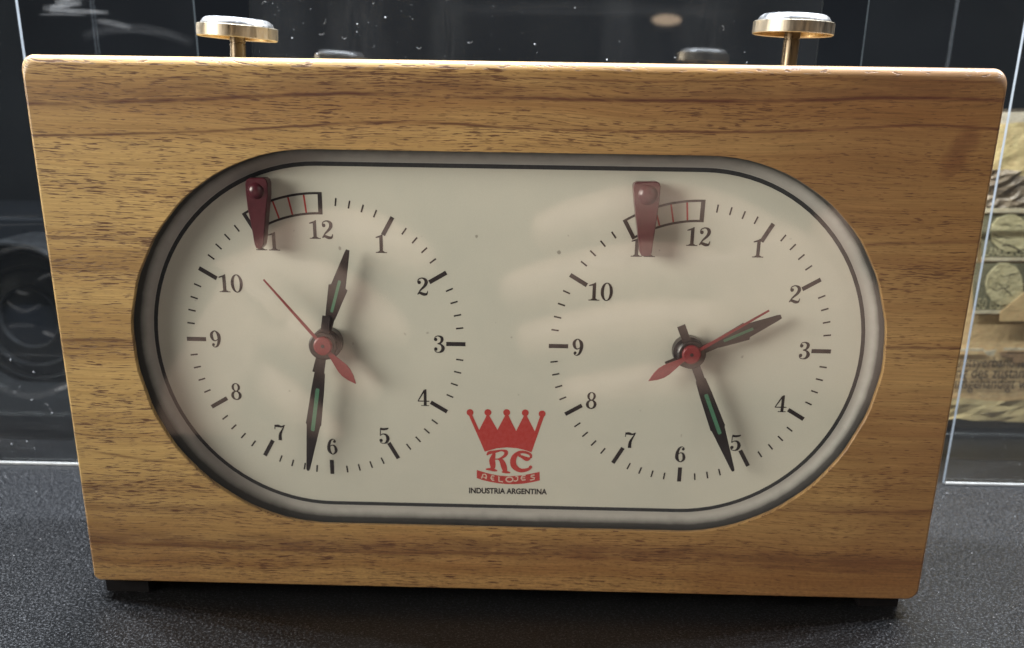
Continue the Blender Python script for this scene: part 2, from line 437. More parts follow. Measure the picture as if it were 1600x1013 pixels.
def poly(ps): return (list(ps), [tuple(range(len(ps)))])
def oval(cx, cy, rx, ry, ix, iy, n=36):
    o = [(cx + rx * math.cos(2 * PI * i / n), cy + ry * math.sin(2 * PI * i / n)) for i in range(n)]
    q = [(cx + ix * math.cos(2 * PI * i / n), cy + iy * math.sin(2 * PI * i / n)) for i in range(n)]
    return ringstrip(o, q)
SIX = [stroke([(.56, .86, .05), (.42, .965, .05), (.25, .86, .13), (.145, .55, .19), (.165, .24, .19), (.35, .03, .06), (.53, .15, .14), (.565, .32, .18), (.5, .52, .13), (.36, .595, .06), (.2, .5, .05)]), disc(.49, .82, .085)]
GL = {
 '1': (.66, [poly([(.27, .03), (.46, .03), (.46, 1.0), (.40, 1.0), (.27, .90)]), poly([(.07, .80), (.27, .83), (.27, .90), (.34, .96), (.07, .86)]), poly([(.06, 0), (.68, 0), (.68, .05), (.06, .05)]), poly([(.16, .05), (.58, .05), (.46, .12), (.27, .12)])]),
 '0': (.70, [oval(.35, .5, .34, .51, .165, .455)]),
 '2': (.66, [disc(.15, .73, .10), stroke([(.065, .75, .05), (.12, .90, .06), (.32, .97, .07), (.50, .88, .16), (.545, .72, .19), (.45, .53, .15), (.22, .30, .09), (.07, .07, .05)]),
             stroke([(.05, .06, .05), (.17, .15, .13), (.38, .08, .17), (.54, .08, .13), (.60, .16, .07), (.625, .27, .04)])]),
 '3': (.66, [disc(.14, .77, .10), stroke([(.06, .80, .04), (.14, .93, .05), (.31, .97, .07), (.48, .88, .16), (.50, .73, .17), (.41, .58, .10), (.24, .53, .05)]),
             stroke([(.24, .525, .05), (.44, .48, .10), (.56, .29, .20), (.48, .10, .15), (.3, .025, .06), (.13, .07, .05), (.06, .2, .04)]), disc(.14, .22, .10)]),
 '4': (.70, [poly([(.37, .04), (.54, .04), (.54, 1.0), (.44, 1.0), (.37, .88)]), stroke([(.42, .95, .10), (.04, .30, .06)], False), poly([(.02, .26), (.70, .26), (.70, .32), (.02, .32)]), poly([(.22, 0), (.68, 0), (.68, .05), (.22, .05)])]),
 '5': (.64, [stroke([(.10, .93, .13), (.3, .90, .14), (.5, .93, .12), (.60, .985, .05)]), stroke([(.115, .95, .05), (.10, .50, .05)], False),
             stroke([(.09, .50, .04), (.24, .60, .06), (.44, .56, .13), (.55, .34, .20), (.47, .11, .15), (.3, .025, .06), (.13, .07, .05), (.06, .2, .04)]), disc(.14, .21, .10)]),
 '6': (.68, SIX),
 '7': (.66, [stroke([(.06, .70, .05), (.075, .98, .05)], False), stroke([(.07, .90, .12), (.26, .91, .16), (.46, .86, .10), (.63, .95, .05)]), stroke([(.65, .97, .05), (.50, .68, .09), (.36, .38, .17), (.34, .02, .21)])]),
 '8': (.68, [oval(.34, .755, .25, .25, .11, .20), oval(.34, .27, .31, .28, .14, .215)]),
 '9': (.68, [([(.68 - x, 1 - y) for x, y in p[0]], p[1]) for p in SIX])}
def glyph_polys(text, h, cx, cz, gap=0.06):
    adv = [GL[c][0] for c in text]; tot = sum(adv) + gap * (len(text) - 1); x = -tot / 2; out = []
    for c, a in zip(text, adv):
        for P, Fc in GL[c][1]: out.append(([(cx + (x + px) * h, cz + (py - .5) * h) for px, py in P], Fc))
        x += a + gap
    return out
NUM = {'left': {12: (501, 359), 1: (594.5, 381), 2: (660, 448), 3: (686, 538), 4: (661.5, 621.5), 5: (600, 681), 6: (519, 698), 7: (437, 676), 8: (369, 612), 9: (337, 530), 10: (360, 443), 11: (417, 377)},
       'right': {12: (1091, 370), 1: (1184, 388), 2: (1242, 460), 3: (1257, 548), 4: (1220, 631), 5: (1149, 692), 6: (1063, 710), 7: (984, 688), 8: (924, 626), 9: (903, 543), 10: (938, 456), 11: (1004, 387)}}
RD = 0.0377
for side, sx in (('left', -1), ('right', 1)):
    c = (sx * D, ZD)
    for h, (u, v) in NUM[side].items():
        p = at(u, v, DY)
        flat('numeral', glyph_polys(str(h), 0.0047, p.x, p.z), M_ink)
    bar = None; tick = None
    for h in range(12):
        if h in (0,): pass
        angs = []
        if h not in (0, 11): angs.append((h * 30, 0.00056, 0.0052 if h not in (6,) else 0.0042, True))
        for k in range(4):
            a = h * 30 + 6.75 + k * 5.5
            if h == 11: continue
            angs.append((a, 0.00021, 0.0020, False))
        for a, hw, ln, big in angs:
            t = math.radians(a); d = Vector((math.sin(t), math.cos(t))); n = Vector((d.y, -d.x)); C0 = Vector(c)
            ro = RD * (1.0 if big else 0.992)
            q = [C0 + d * ro - n * hw, C0 + d * ro + n * hw, C0 + d * (ro - ln) + n * hw, C0 + d * (ro - ln) - n * hw]
            flat('hour_mark' if big else 'minute_mark', [poly([(w.x, w.y) for w in q])], M_ink)
    # little scale under the flag: a curved frame with red marks
    if sx < 0: pr, pl = at(500, 317, DY), at(392, 351, DY)
    else: pr, pl = at(1097.5, 330, DY), at(984, 360, DY)
    fo = at(497, 302, DY) if sx < 0 else at(1094, 314, DY)
    fi = at(499, 333.5, DY) if sx < 0 else at(1092, 345.5, DY)
    ro = math.hypot(fo.x - c[0], fo.z - c[1]); ri = math.hypot(fi.x - c[0], fi.z - c[1])
    a1 = math.atan2(pr.x - c[0], pr.z - c[1]); a0 = math.atan2(pl.x - c[0], pl.z - c[1])
    def arc(r, t0, t1, w, n=24): return stroke([(c[0] + r * math.sin(t0 + (t1 - t0) * i / n), c[1] + r * math.cos(t0 + (t1 - t0) * i / n), w) for i in range(n + 1)], False)
    def rad(t, r0, r1, w): return stroke([(c[0] + r0 * math.sin(t), c[1] + r0 * math.cos(t), w), (c[0] + r1 * math.sin(t), c[1] + r1 * math.cos(t), w)], False)
    flat('scale_frame', [arc(ro, a0, a1, 0.00058), arc(ri, a0, a1, 0.00058), rad(a1, ri - 0.00029, ro + 0.00029, 0.0011), rad(a0, ri - 0.00029, ro + 0.00029, 0.0010)], M_ink)
    for k in range(1, 5):
        t = a1 + (a0 - a1) * k / 5.0
        flat('scale_mark', [rad(t, ri + 0.0003, ro - 0.0003, 0.00046)], M_redink)

# ---- crown emblem and lettering on the card, drawn in the emblem's own units
def em(x, y):
    p = at(700 + x / 5.958, 620 + y / 5.958, DY); return (p.x, p.z)
EK = (em(900, 400)[0] - em(200, 400)[0]) / 700
def es(ps, curve=True): return stroke([em(x, y) + (w * EK * (1.22 if w > 13 else 1.0),) for x, y, w in ps], curve)
cr = [(342, 512), (190, 165), (225, 168), (290, 310), (360, 172), (382, 172), (460, 308), (535, 168), (560, 168), (634, 320), (708, 172), (732, 174), (808, 322), (860, 172), (895, 180), (778, 518), (712, 496), (640, 480), (545, 472), (450, 482)]
crown = bmesh.new()
vs = [crown.verts.new((em(*p)[0], YP, em(*p)[1])) for p in cr]; crown.faces.new(vs)
bmesh.ops.triangulate(crown, faces=crown.faces[:])
for k, (x, y) in enumerate(((205, 147), (371, 147), (546, 147), (719, 150), (876, 160))):
    n = 20; q = em(x, y); crown.faces.new([crown.verts.new((q[0] + 32 * EK * math.cos(2 * PI * i / n), YP - 0.000006, q[1] + 32 * EK * math.sin(2 * PI * i / n))) for i in range(n)])
for f in crown.faces:
    if f.calc_center_median() and f.normal.y > 0: f.normal_flip()
obj('crown_emblem', crown, M_redink, dial)
flat('monogram', [
    es([(362, 545, 12), (385, 522, 26), (440, 512, 22), (500, 500, 14), (540, 515, 30), (528, 550, 24), (480, 578, 14), (440, 582, 10)]),
    es([(432, 525, 20), (412, 590, 46), (418, 650, 40), (405, 680, 22)]), es([(352, 676, 12), (390, 676, 22), (430, 684, 22), (458, 690, 12)]),
    es([(470, 578, 14), (500, 600, 36), (522, 655, 44), (535, 705, 26)]), es([(500, 700, 12), (540, 702, 22), (580, 708, 12)]),
    es([(660, 548, 16), (690, 560, 24), (735, 580, 34), (765, 570, 14)]), disc(*em(668, 548), 15 * EK),
    es([(770, 572, 16), (768, 540, 20), (720, 517, 22), (660, 520, 26), (612, 570, 42), (612, 640, 46), (670, 685, 34), (740, 678, 26), (775, 655, 18)]), disc(*em(768, 655), 16 * EK)], M_redink)
top = [(268, 682), (330, 702), (400, 720), (480, 735), (560, 740), (640, 737), (710, 728), (780, 715), (853, 699)]
bot = [(855, 780), (780, 797), (700, 810), (620, 816), (540, 814), (460, 806), (390, 793), (320, 776), (268, 758)]
B = [em(*p) for p in top]; Bb = [em(*p) for p in bot[::-1]]
flat('name_banner', [(B + Bb, [(i, i + 1, 10 + i, 9 + i) for i in range(8)])], M_redink)
M_cardprint = ink('cream_reversed_lettering', (0.60, 0.50, 0.42))
wl8 = 11.5
L = []
L += [es([(312, 760, wl8), (326, 722, wl8), (350, 722, wl8), (358, 742, wl8), (350, 764, wl8 + 4)], False), es([(322, 748, 7), (356, 752, 7)], False)]
L += [es([(432, 738, wl8), (408, 736, wl8), (400, 760, wl8), (412, 776, wl8), (430, 778, wl8)], False), es([(402, 757, 7), (428, 759, 7)], False)]
L += [es([(474, 742, wl8), (474, 786, wl8), (512, 792, wl8)], False)]
cxo, cyo = 572, 770
L += [es([(cxo + 32 * math.cos(2 * PI * i / 16), cyo + 22 * math.sin(2 * PI * i / 16), wl8) for i in range(17)], False)]
L += [es([(628, 744, wl8), (650, 744, wl8), (648, 776, wl8), (630, 786, wl8), (612, 782, wl8)], False)]
L += [es([(722, 732, wl8), (690, 737, wl8), (680, 760, wl8), (692, 776, wl8), (722, 772, wl8)], False), es([(684, 756, 7), (718, 753, 7)], False)]
L += [es([(806, 728, wl8), (776, 732, wl8), (770, 744, wl8), (806, 755, wl8), (802, 768, wl8), (764, 776, wl8)], False)]
flat('banner_lettering', L, M_cardprint, y=YP - 0.00003)
def text_part(name, body, u0, v0, u1, v1, Y, mat, parent, bold=0.0, fwd=0.00003, hscale=1.0, shear=0.0):
    """lettering between two baseline ends given on the plane Y"""
    a, b = at(u0, v0, Y), at(u1, v1, Y)
    c = bpy.data.curves.new(name, 'FONT'); c.body = body; c.size = 1.0; c.offset = bold; c.shear = shear
    o = bpy.data.objects.new(name, c); COL.objects.link(o)
    bpy.context.view_layer.update()
    dg = bpy.context.evaluated_depsgraph_get(); me = bpy.data.meshes.new_from_object(o.evaluated_get(dg))
    bpy.data.objects.remove(o)
    xs = [v.co.x for v in me.vertices]; x0, x1 = min(xs), max(xs); k = (b - a).length / (x1 - x0)
    d = (b - a).normalized(); up = Vector((-d.z, 0, d.x))
    for v in me.vertices:
        q = a + d * ((v.co.x - x0) * k) + up * (v.co.y * k * hscale); v.co = (q.x, Y - fwd, q.z)
    return obj(name, me, mat, parent)
text_part('maker_lettering', 'INDUSTRIA ARGENTINA', 733, 770.5, 854.5, 772.5, DY, M_ink, dial, 0.034, 0.00004, 1.12)

# ---- hands
def hand_outline(prof, L_):
    l = [(-w * L_, t * L_) for t, w in prof]; r = [(w * L_, t * L_) for t, w in prof][::-1]
    return r + l          # (x across, t along)
def oriented(outline, piv, ang):
    c, s = math.cos(ang), math.sin(ang)      # ang clockwise from up
    return [(piv[0] + x * c + t * s, piv[1] - x * s + t * c) for x, t in outline]
def make_hand(name, piv_uv, tip_uv, Y, prof, lume, stub, mat=M_handblack, thick=0.00045):
    P = at(*piv_uv, Y); T = at(*tip_uv, Y); L_ = math.hypot(T.x - P.x, T.z - P.z); ang = math.atan2(T.x - P.x, T.z - P.z)
    bm = prism(oriented(hand_outline(prof, L_), (P.x, P.z), ang), Y, Y + thick, 0.00012)
    o = part(name, bm, mat)
    if stub:
        b2 = prism(oriented(hand_outline([(-stub[0], stub[1]), (-0.05, stub[1])], L_), (P.x, P.z), ang), Y + 0.00002, Y + thick - 0.00002)
        m2 = bpy.data.meshes.new('s'); b2.to_mesh(m2); b2.free(); b3 = bmesh.new(); b3.from_mesh(o.data); b3.from_mesh(m2)
        b3.to_mesh(o.data); b3.free()
    # boss round the arbor
    bb = lathe([(0.0, Y - 0.0002), (0.0034, Y - 0.0002), (0.0038, Y + 0.0001), (0.0038, Y + thick + 0.0004), (0.0, Y + thick + 0.0004)], 40, 'Y', o=(P.x, 0, P.z))
    m2 = bpy.data.meshes.new('s'); bb.to_mesh(m2); bb.free(); b3 = bmesh.new(); b3.from_mesh(o.data); b3.from_mesh(m2); b3.to_mesh(o.data); b3.free()
    if lume:
        obj('lume_strip', prism(oriented(hand_outline([(lume[0], lume[2] * .7), (lume[0] + .01, lume[2]), (lume[1] - .01, lume[2]), (lume[1], lume[2] * .7)], L_), (P.x, P.z), ang), Y - 0.00008, Y + 0.0001), M_lume, o)
    return o
HOUR = [(.05, .045), (.285, .045), (.30, .050), (.33, .056), (.60, .095), (.615, .098), (.63, .074), (.96, .026), (1.0, .018)]
MIN = [(.05, .033), (.205, .033), (.215, .040), (.33, .048), (.60, .058), (.615, .060), (.63, .052), (.985, .014), (1.0, .008)]
HOURR = [(t, w * (1.0 if t < .9 else 1.15)) for t, w in HOUR]
def seconds(piv, tip, tail, Y):
    P = at(*piv, Y); T = at(*tip, Y); Q = at(*tail, Y)
    L1 = math.hypot(T.x - P.x, T.z - P.z); a1 = math.atan2(T.x - P.x, T.z - P.z)
    L2 = math.hypot(Q.x - P.x, Q.z - P.z); a2 = math.atan2(Q.x - P.x, Q.z - P.z)
    o = part('second_hand', prism(oriented([(.00042, .0), (.00042, .0035), (.00024, L1), (-.00024, L1), (-.00042, .0035), (-.00042, 0)], (P.x, P.z), a1), Y, Y + 0.00025), M_redhand)
    leaf = [(0.02, .045), (.25, .05), (.42, .085), (.58, .115), (.70, .115), (.84, .08), (.95, .03), (1.0, .006)]
    def add(bm):
        m2 = bpy.data.meshes.new('s'); bm.to_mesh(m2); bm.free(); b3 = bmesh.new(); b3.from_mesh(o.data); b3.from_mesh(m2); b3.to_mesh(o.data); b3.free()
    add(prism(oriented(hand_outline(leaf, L2), (P.x, P.z), a2), Y + 0.00001, Y + 0.00026, 0.00006))
    add(lathe([(0.0006, Y - 0.0005), (0.0021, Y - 0.0005), (0.00245, Y - 0.0003), (0.00245, Y + 0.0009), (0.0006, Y + 0.0009)], 40, 'Y', o=(P.x, 0, P.z)))
    obj('arbor', lathe([(0.0, Y - 0.00056), (0.0004, Y - 0.00056), (0.0006, Y - 0.0004), (0.0006, Y + 0.004), (0, Y + 0.004)], 20, 'Y', o=(P.x, 0, P.z)), M_black, o)
    return o
PL, PR = (504.5, 541), (1080.6, 554.5)
def make_hub(piv, Y0, Y1):
    P = at(*piv, 0.002)
    part('hand_hub', lathe([(0.0, Y0), (0.0030, Y0), (0.0033, Y0 + 0.0003), (0.0041, Y0 + 0.0006), (0.0041, Y1), (0, Y1)], 48, 'Y', o=(P.x, 0, P.z)), M_handblack)
make_hub((507, 541), 0.0036, DY); make_hub((1078, 554), 0.0036, DY)
make_hand('minute_hand', PL, (481, 736), 0.0029, MIN, (.33, .67, .0145), (.225, .031))
make_hand('hour_hand', PL, (543, 391), 0.0040, HOUR, (.36, .69, .0145), (.29, .040))
seconds(PL, (411.5, 437), (556, 600), 0.0020)
make_hand('minute_hand', PR, (1146, 737), 0.0029, MIN, (.33, .67, .0145), (.235, .031))
make_hand('hour_hand', PR, (1221, 495), 0.0040, HOURR, (.36, .69, .0145), (.29, .040))
seconds(PR, (1202, 485.5), (1013.5, 595.5), 0.0020)

# ---- flags
def flag(px, riv, rr, depth=0.0062):
    Y0 = 0.0022
    pts = [(at(u, v, Y0).x, at(u, v, Y0).z) for u, v in px]
    o = part('flag', prism(pts, Y0, depth, 0.00025), M_flag)
    q = at(*riv, Y0); k = 6000.0; r = rr / k
    obj('rivet', lathe([(0.0, -0.0011), (r * .35, -0.00100), (r * .65, -0.0008), (r * .88, -0.0004), (r, 0.0), (r * 1.08, 0.0001)], 32, 'Y', o=(q.x, Y0, q.z)), M_flag, o)
    for c in o.children: smooth(c, 60)
    return o
flag([(383, 288), (384.5, 282), (389, 278.5), (412, 278), (416, 281), (418, 287), (418.5, 305), (415.5, 335), (413, 370), (411.5, 383), (408.5, 388.5), (404.5, 390), (400, 388), (397.5, 382), (395, 368), (391.5, 348), (387, 328), (384, 303)], (399.5, 298.5), 12)
flag([(990, 291), (992, 286.5), (996.5, 284.5), (1026, 284), (1030.5, 286), (1032.5, 291), (1031, 312), (1027, 340), (1022, 372), (1018.5, 396), (1016.5, 400), (1009, 401.5), (1002.5, 400), (1000.5, 395), (998, 370), (995, 345), (992, 318)], (1012.5, 305), 14.5)
# ---- the window pane in front of the dials
pane = part('dial_window', mesh_from('dial_window', [(x, 0.0009, z) for x, z in stadium(D, RH - 0.00012, 48, HZ)], [tuple(range(98))]), M_pane)
if pane.data.polygons[0].normal.y > 0: pane.data.flip_normals()

# ---- plungers on top
def plunger(disc_c, left, right, tilt, cup):
    YK = 0.037; c = at(*disc_c, YK); w = (at(*right, YK) - at(*left, YK)).length; R = w / 2
    root = empty('plunger', (c.x, YK - 0.03, c.z), clock)
    h = 0.0031
    # cup rim with hollow underside
    prof = [(0.0022, h * .35), (R * .52, h * .30), (R * .52, h * .18), (R * .60, h * .18), (R * .62, h * .40), (R - .0006, h * .38), (R - .0005, -h / 2 + .0002), (R - .0002, -h / 2), (R, -h / 2 + .0002), (R, h / 2 - .0002), (R - .0003, h / 2), (R * .80, h / 2 + .00002), (0.0, h / 2 + .00002)]
    cap = obj('cap', lathe(prof, 96), M_brass, root); smooth(cap, 40)
    cap.data.materials.append(M_inner)
    for f in cap.data.polygons:
        ctr = f.center
        if math.hypot(ctr.x, ctr.y) < R - .0004 and ctr.z < h * .45: f.material_index = 1
    top = obj('top_button', lathe([(R * .90, h / 2), (R * .895, h / 2 + .0004), (R * .84, h / 2 + .0012), (R * .77, h / 2 + .0017), (R * .72, h / 2 + .0018), (R * .70, h / 2 + .0016), (0.0, h / 2 + .0016)], 96), M_silver, root); smooth(top, 40)
    st = obj('stem', lathe([(0.0, h * .36), (.0021, h * .36), (.0021, -.0024), (.0019, -.0025), (.0019, -.0028), (.0021, -.0029), (.0020, -.03), (0, -.03)], 32), M_stem, root); smooth(st, 40)
    root.rotation_euler = (math.radians(0.0), math.radians(tilt), 0)
    return root
plunger((371, 51), (309, 47), (433, 55), 3.3, True)
plunger((1239.5, 45), (1177, 42), (1302, 48), 1.6, True)
# guide collars where the stems enter
# ---- feet
def foot(u, w, Yf=0.004):
    x0 = u - w / 2
    bm = prism(rrect(w / 2, FOOT / 2, (0.0004,) * 4, 4, FOOT / 2), Yf, Yf + 0.012)
    o = part('foot', bm, M_rubber); o.location.x = u; return o
foot(-0.1102, 0.0125, 0.0042); foot(0.1092, 0.0115, 0.0062)
foot(-0.1102, 0.0125, 0.046); foot(0.1045, 0.012, 0.046)

# ------------------------------------------------------------------ acrylic sheets behind the clock
M_acr = thin_clear('dusty_clear_acrylic', 1.9, 0.02, 0.014, dust=0.0, streak=True)
M_acr2 = thin_clear('clear_acrylic', 1.9, 0.01, 0.004, dust=0.0)
M_edge = plain('acrylic_edge_painted_glow', (0.22, 0.25, 0.28), 0.35, sc=300)  # glow of light guided to the cut edge, put into a pale colour
M_edge2 = plain('clear_acrylic_edge', (0.05, 0.06, 0.065), 0.3, sc=300)
def acrylic(x0, x1, Y, z1, label, mat, th=0.0018, em=None, group=None):
    bm = bmesh.new(); fs = box(bm, (x0, Y, 0.0003), (x1, Y + th, z1))
    clean(bm); bm.normal_update()
    for f in bm.faces: f.material_index = 0 if abs(f.normal.y) > 0.9 else 1
    o = obj('acrylic_sheet', bm, [mat, em or M_edge]); tag(o, label, 'acrylic sheet', group); return o
YS = 0.1168
xl = at(30, 45, YS).x; xr = at(1475, 757, YS).x
s1 = acrylic(xl - 0.30, xl, YS, 0.26, 'clear acrylic sheet left of the clock, its pale edge meeting the top left corner', M_acr2)
s2 = acrylic(xr, xr + 0.30, YS, 0.26, 'clear acrylic sheet right of the clock, in front of the old stamped paper', M_acr2)
s3 = acrylic(at(388, 5, YS).x, at(1286, 5, YS).x, YS, 0.26, 'dusty grey acrylic sheet behind the clock, between the two plungers', M_acr, th=0.0006, em=M_edge2)
YB = 0.15
s4 = acrylic(-0.42, at(305, 45, YB).x, YB, 0.28, 'streaked acrylic sheet behind the top left corner, its edge left of the left plunger', M_acr2, th=0.0016, em=M_edge2)
s5 = acrylic(at(1353, 45, YB).x, 0.42, YB, 0.28, 'clear acrylic sheet behind the top right corner, its edge right of the right plunger', M_acr2, th=0.001, em=M_edge2)
M_edge3 = plain('painted_bevel_glow', (0.50, 0.52, 0.52), 0.3, sc=300)  # for pale strips added as the glow of the bottom bevel
for s_, xa, xb in ((s1, xl - 0.30, xl), (s2, xr, xr + 0.30)):
    bm = bmesh.new(); box(bm, (xa + .0004, YS - 0.0007, 0.0003), (xb - .0004, YS - 0.00005, 0.0011)); obj('bevel_glow_strip', bm, M_edge3, s_)
# dust and lint on the middle sheet and the left one
M_dust = plain('white_dust', (0.38, 0.40, 0.43), 0.8)
def dust(parent, boxuv, n, Y, curls):
    verts, faces = [], []
    for k in range(n):
        u = rnd.uniform(boxuv[0], boxuv[2]); v = rnd.uniform(boxuv[1], boxuv[3]); p = at(u, v, Y)
        r = 0.00008 + 0.00022 * rnd.random() ** 5
        b = len(verts); verts += [(p.x + r, Y, p.z), (p.x, Y, p.z + r), (p.x - r, Y, p.z), (p.x, Y, p.z - r), (p.x, Y - r, p.z), (p.x, Y + r * .1, p.z)]
        for i in range(4): faces += [(b + i, b + (i + 1) % 4, b + 4), (b + (i + 1) % 4, b + i, b + 5)]
    for k in range(curls):
        u = rnd.uniform(boxuv[0], boxuv[2]); v = rnd.uniform(boxuv[1], boxuv[3]); p = at(u, v, Y)
        a = rnd.uniform(0, 6.28); cur = rnd.uniform(-0.5, 0.5); x, z = p.x, p.z; w = 0.00008
        for i in range(7):
            x2, z2 = x + 0.00028 * math.cos(a), z + 0.00028 * math.sin(a); nx, nz = -math.sin(a) * w, math.cos(a) * w
            b = len(verts); verts += [(x + nx, Y, z + nz), (x - nx, Y, z - nz), (x2, Y - 0.0001, z2)]; faces.append((b, b + 1, b + 2))
            x, z = x2, z2; a += cur
    o = obj('dust_specks', mesh_from('dust_specks', verts, faces), M_dust, parent); tag(o, kind='stuff'); return o
dust(s3, (392, 0, 680, 95), 36, YS - 0.0003, 5)
dust(s3, (680, 0, 1280, 100), 24, YS - 0.0003, 2)
dust(s1, (0, 560, 125, 722), 36, YS - 0.0003, 3)
dust(s2, (1490, 680, 1600, 752), 14, YS - 0.0003, 1)

# ------------------------------------------------------------------ old stamped paper on the right
M_paper = None
def paper_mat(name, c1, c2, sc=60, rough=0.7, bump=0.5, spec=0.3):
    t = NT(name); co = t.co(); a = t.noise(co, sc, 5, 0.65); b = t.noise(co, sc * 9, 3)
    c = t.mix(0.35, t.ramp(a, [(0.3, c1), (0.7, c2)]), t.ramp(b, [(0.3, 0.35), (0.7, 0.65)]), 'OVERLAY')
    t.set(Base_Color=c, Roughness=rough, Specular_IOR_Level=spec); t.bump(a, bump, 0.002); return t.m
M_tan = paper_mat('aged_tan_paper', (0.54, 0.36, 0.17), (0.72, 0.51, 0.26))
M_yel = paper_mat('yellowed_cellophane', (0.50, 0.38, 0.17), (0.68, 0.54, 0.29), 45, 0.4, 0.9)
M_foil = paper_mat('torn_grey_brown_paper', (0.09, 0.06, 0.04), (0.36, 0.28, 0.19), 130, 0.35, 1.0, 0.6)
M_cream = paper_mat('cream_paper', (0.50, 0.42, 0.28), (0.66, 0.57, 0.40))
M_stamp = paper_mat('olive_green_stamp', (0.13, 0.12, 0.07), (0.24, 0.215, 0.13), 90)
M_oval = paper_mat('pale_olive_print', (0.44, 0.38, 0.20), (0.64, 0.56, 0.34), 150)
M_type = ink('faded_typewriting', (0.07, 0.04, 0.02))
M_dkboard = plain('dark_brown_card', (0.06, 0.045, 0.03), 0.7)
YD = 0.192
doc = empty('old_stamped_paper', (at(1540, 675, YD).x, YD, 0))
tag(doc, 'aged brown paper with green stamps and German typewriting, standing at the right edge', 'document')
def doc_piece(name, uv, mat, lift=0.0, th=0.0004, amp=0.0, cols=1):
    """sheet piece standing in the plane of the document, given by its corners there"""
    Y = YD - lift; pts = [(at(u, v, YD).x - doc.location.x, at(u, v, YD).z) for u, v in uv]
    o = obj(name, prism(pts, -lift, -lift + th), mat, doc); return o
def crumple(name, u0, v0, u1, v1, mat, lift, amp, nx=14, nz=8, seed=1):
    r = random.Random(seed); a, b = at(u0, v0, YD), at(u1, v1, YD); verts, faces = [], []
    for j in range(nz + 1):
        for i in range(nx + 1):
            x = a.x + (b.x - a.x) * (i + (r.random() - .5) * .6 * (0 < i < nx)) / nx - doc.location.x
            z = a.z + (b.z - a.z) * (j + (r.random() - .5) * .6) / nz
            verts.append((x, -lift - amp * r.random(), z))
    for j in range(nz):
        for i in range(nx):
            k = j * (nx + 1) + i; faces += [(k, k + 1, k + nx + 2), (k, k + nx + 2, k + nx + 1)]
    return obj(name, mesh_from(name, verts, faces), mat, doc)
doc_piece('backing_board', [(1380, 172), (1800, 168), (1800, 670), (1380, 668)], M_dkboard, 0.0, 0.003)
doc_piece('paper_sheet', [(1382, 300), (1798, 300), (1798, 652), (1382, 650)], M_tan, 0.0006)
doc_piece('top_strip', [(1382, 178), (1798, 172), (1798, 204), (1382, 206)], paper_mat('beige_paper', (0.42, 0.36, 0.27), (0.52, 0.46, 0.36)), 0.0008)
crumple('yellowed_band', 1382, 272, 1798, 198, M_yel, 0.0010, 0.0006, 16, 4, 3)
crumple('torn_edge', 1382, 328, 1798, 268, M_foil, 0.0010, 0.0022, 34, 8, 5)
def serrated(name, u0, u1, v, hgt, mat, lift, step=6.5):
    pts = []; u = u0
    while u <= u1: pts += [(u, v - hgt / 2), (u + step * .55, v - hgt / 2 - 1.6)]; u += step
    pts += [(u1 + step, v + hgt / 2), (u0, v + hgt / 2)]
    return doc_piece(name, pts, mat, lift, 0.0003)
serrated('perforated_edge', 1382, 1790, 328, 6, M_cream, 0.0048)
def stamp(u0, v0, u1, v1, txt, tv):
    s = doc_piece('postage_stamp', [(u0, v0), (u1, v0), (u1, v1), (u0, v1)], M_stamp, 0.0016)
    cx, cy = (u0 + u1) / 2 + 6, (v0 + v1) / 2 - 4
    r = random.Random(int(v0)); pts = []
    for i in range(14):
        a = 2 * PI * i / 14; k = r.uniform(.93, 1.04); q = at(cx + 31 * k * math.cos(a), cy + (v1 - v0) * .44 * k * math.sin(a), YD)
        pts.append((q.x - doc.location.x, q.z))
    obj('portrait_oval', prism(pts, -0.0019, -0.0016, 0.0001), M_oval, s)
    cracks = []
    for _ in range(4):
        x, y = cx + r.uniform(-26, -4), cy + r.uniform(-16, 20); ps = []
        for j_ in range(5):
            w = at(x, y, YD); ps.append((w.x - doc.location.x, w.z, r.uniform(.0001, .0004))); x += r.uniform(5, 12); y += r.uniform(-4, 7)
        cracks.append(stroke(ps, False))
    flat('crease', cracks, M_dkboard, s, y=-0.00195)
    q = [(u0, v1), (u1, v1), (u1, v1 + 5), (u0, v1 + 5)]
    doc_piece('stamp_margin', q, M_cream, 0.0019)
    t = text_part('stamp_lettering', txt, u0 + 5, tv, u1 - 3, tv, YD, M_oval, s, 0.0, 0.0, 1.6)
    for v in t.data.vertices: v.co.x -= doc.location.x; v.co.y = -0.00185
    return s
for k in (0, 1):
    du = k * 84
    stamp(1531 + du, 334, 1608 + du, 402, 'LANDESPOST', 399)
    stamp(1518 + du, 410, 1603 + du, 484, '50 BUNDES', 482)
stamp(1447, 334, 1524, 402, 'LANDESPOST', 399)
doc_piece('torn_flap', [(1558, 486), (1578, 470), (1600, 452), (1800, 450), (1800, 500), (1558, 500)], M_tan, 0.0030, 0.0004)
serrated('perforated_seam', 1382, 1532, 546, 3, M_cream, 0.0016, 7)
serrated('perforated_seam', 1566, 1790, 545, 3, M_cream, 0.0016, 7)
doc_piece('paper_chip', [(1534, 548), (1554, 545), (1549, 555), (1540, 554)], M_cream, 0.0022)
doc_piece('faded_patch', [(1560, 549), (1700, 549), (1700, 566), (1582, 566), (1581, 559), (1564, 556)], paper_mat('brown_patch', (0.26, 0.15, 0.07), (0.36, 0.22, 0.11)), 0.0012)
for body, u0, u1, v in (('Amtsverband nur für', 1484, 1640, 573), ('ung des zuständigen', 1482, 1640, 590), ('ausgehändigt werd', 1486, 1628, 606)):
    t = text_part('typed_line', body, u0, v, u1, v + 1, YD, M_type, doc, 0.004, 0.0, 1.35)
    for w in t.data.vertices: w.co.x -= doc.location.x; w.co.y = -0.00105
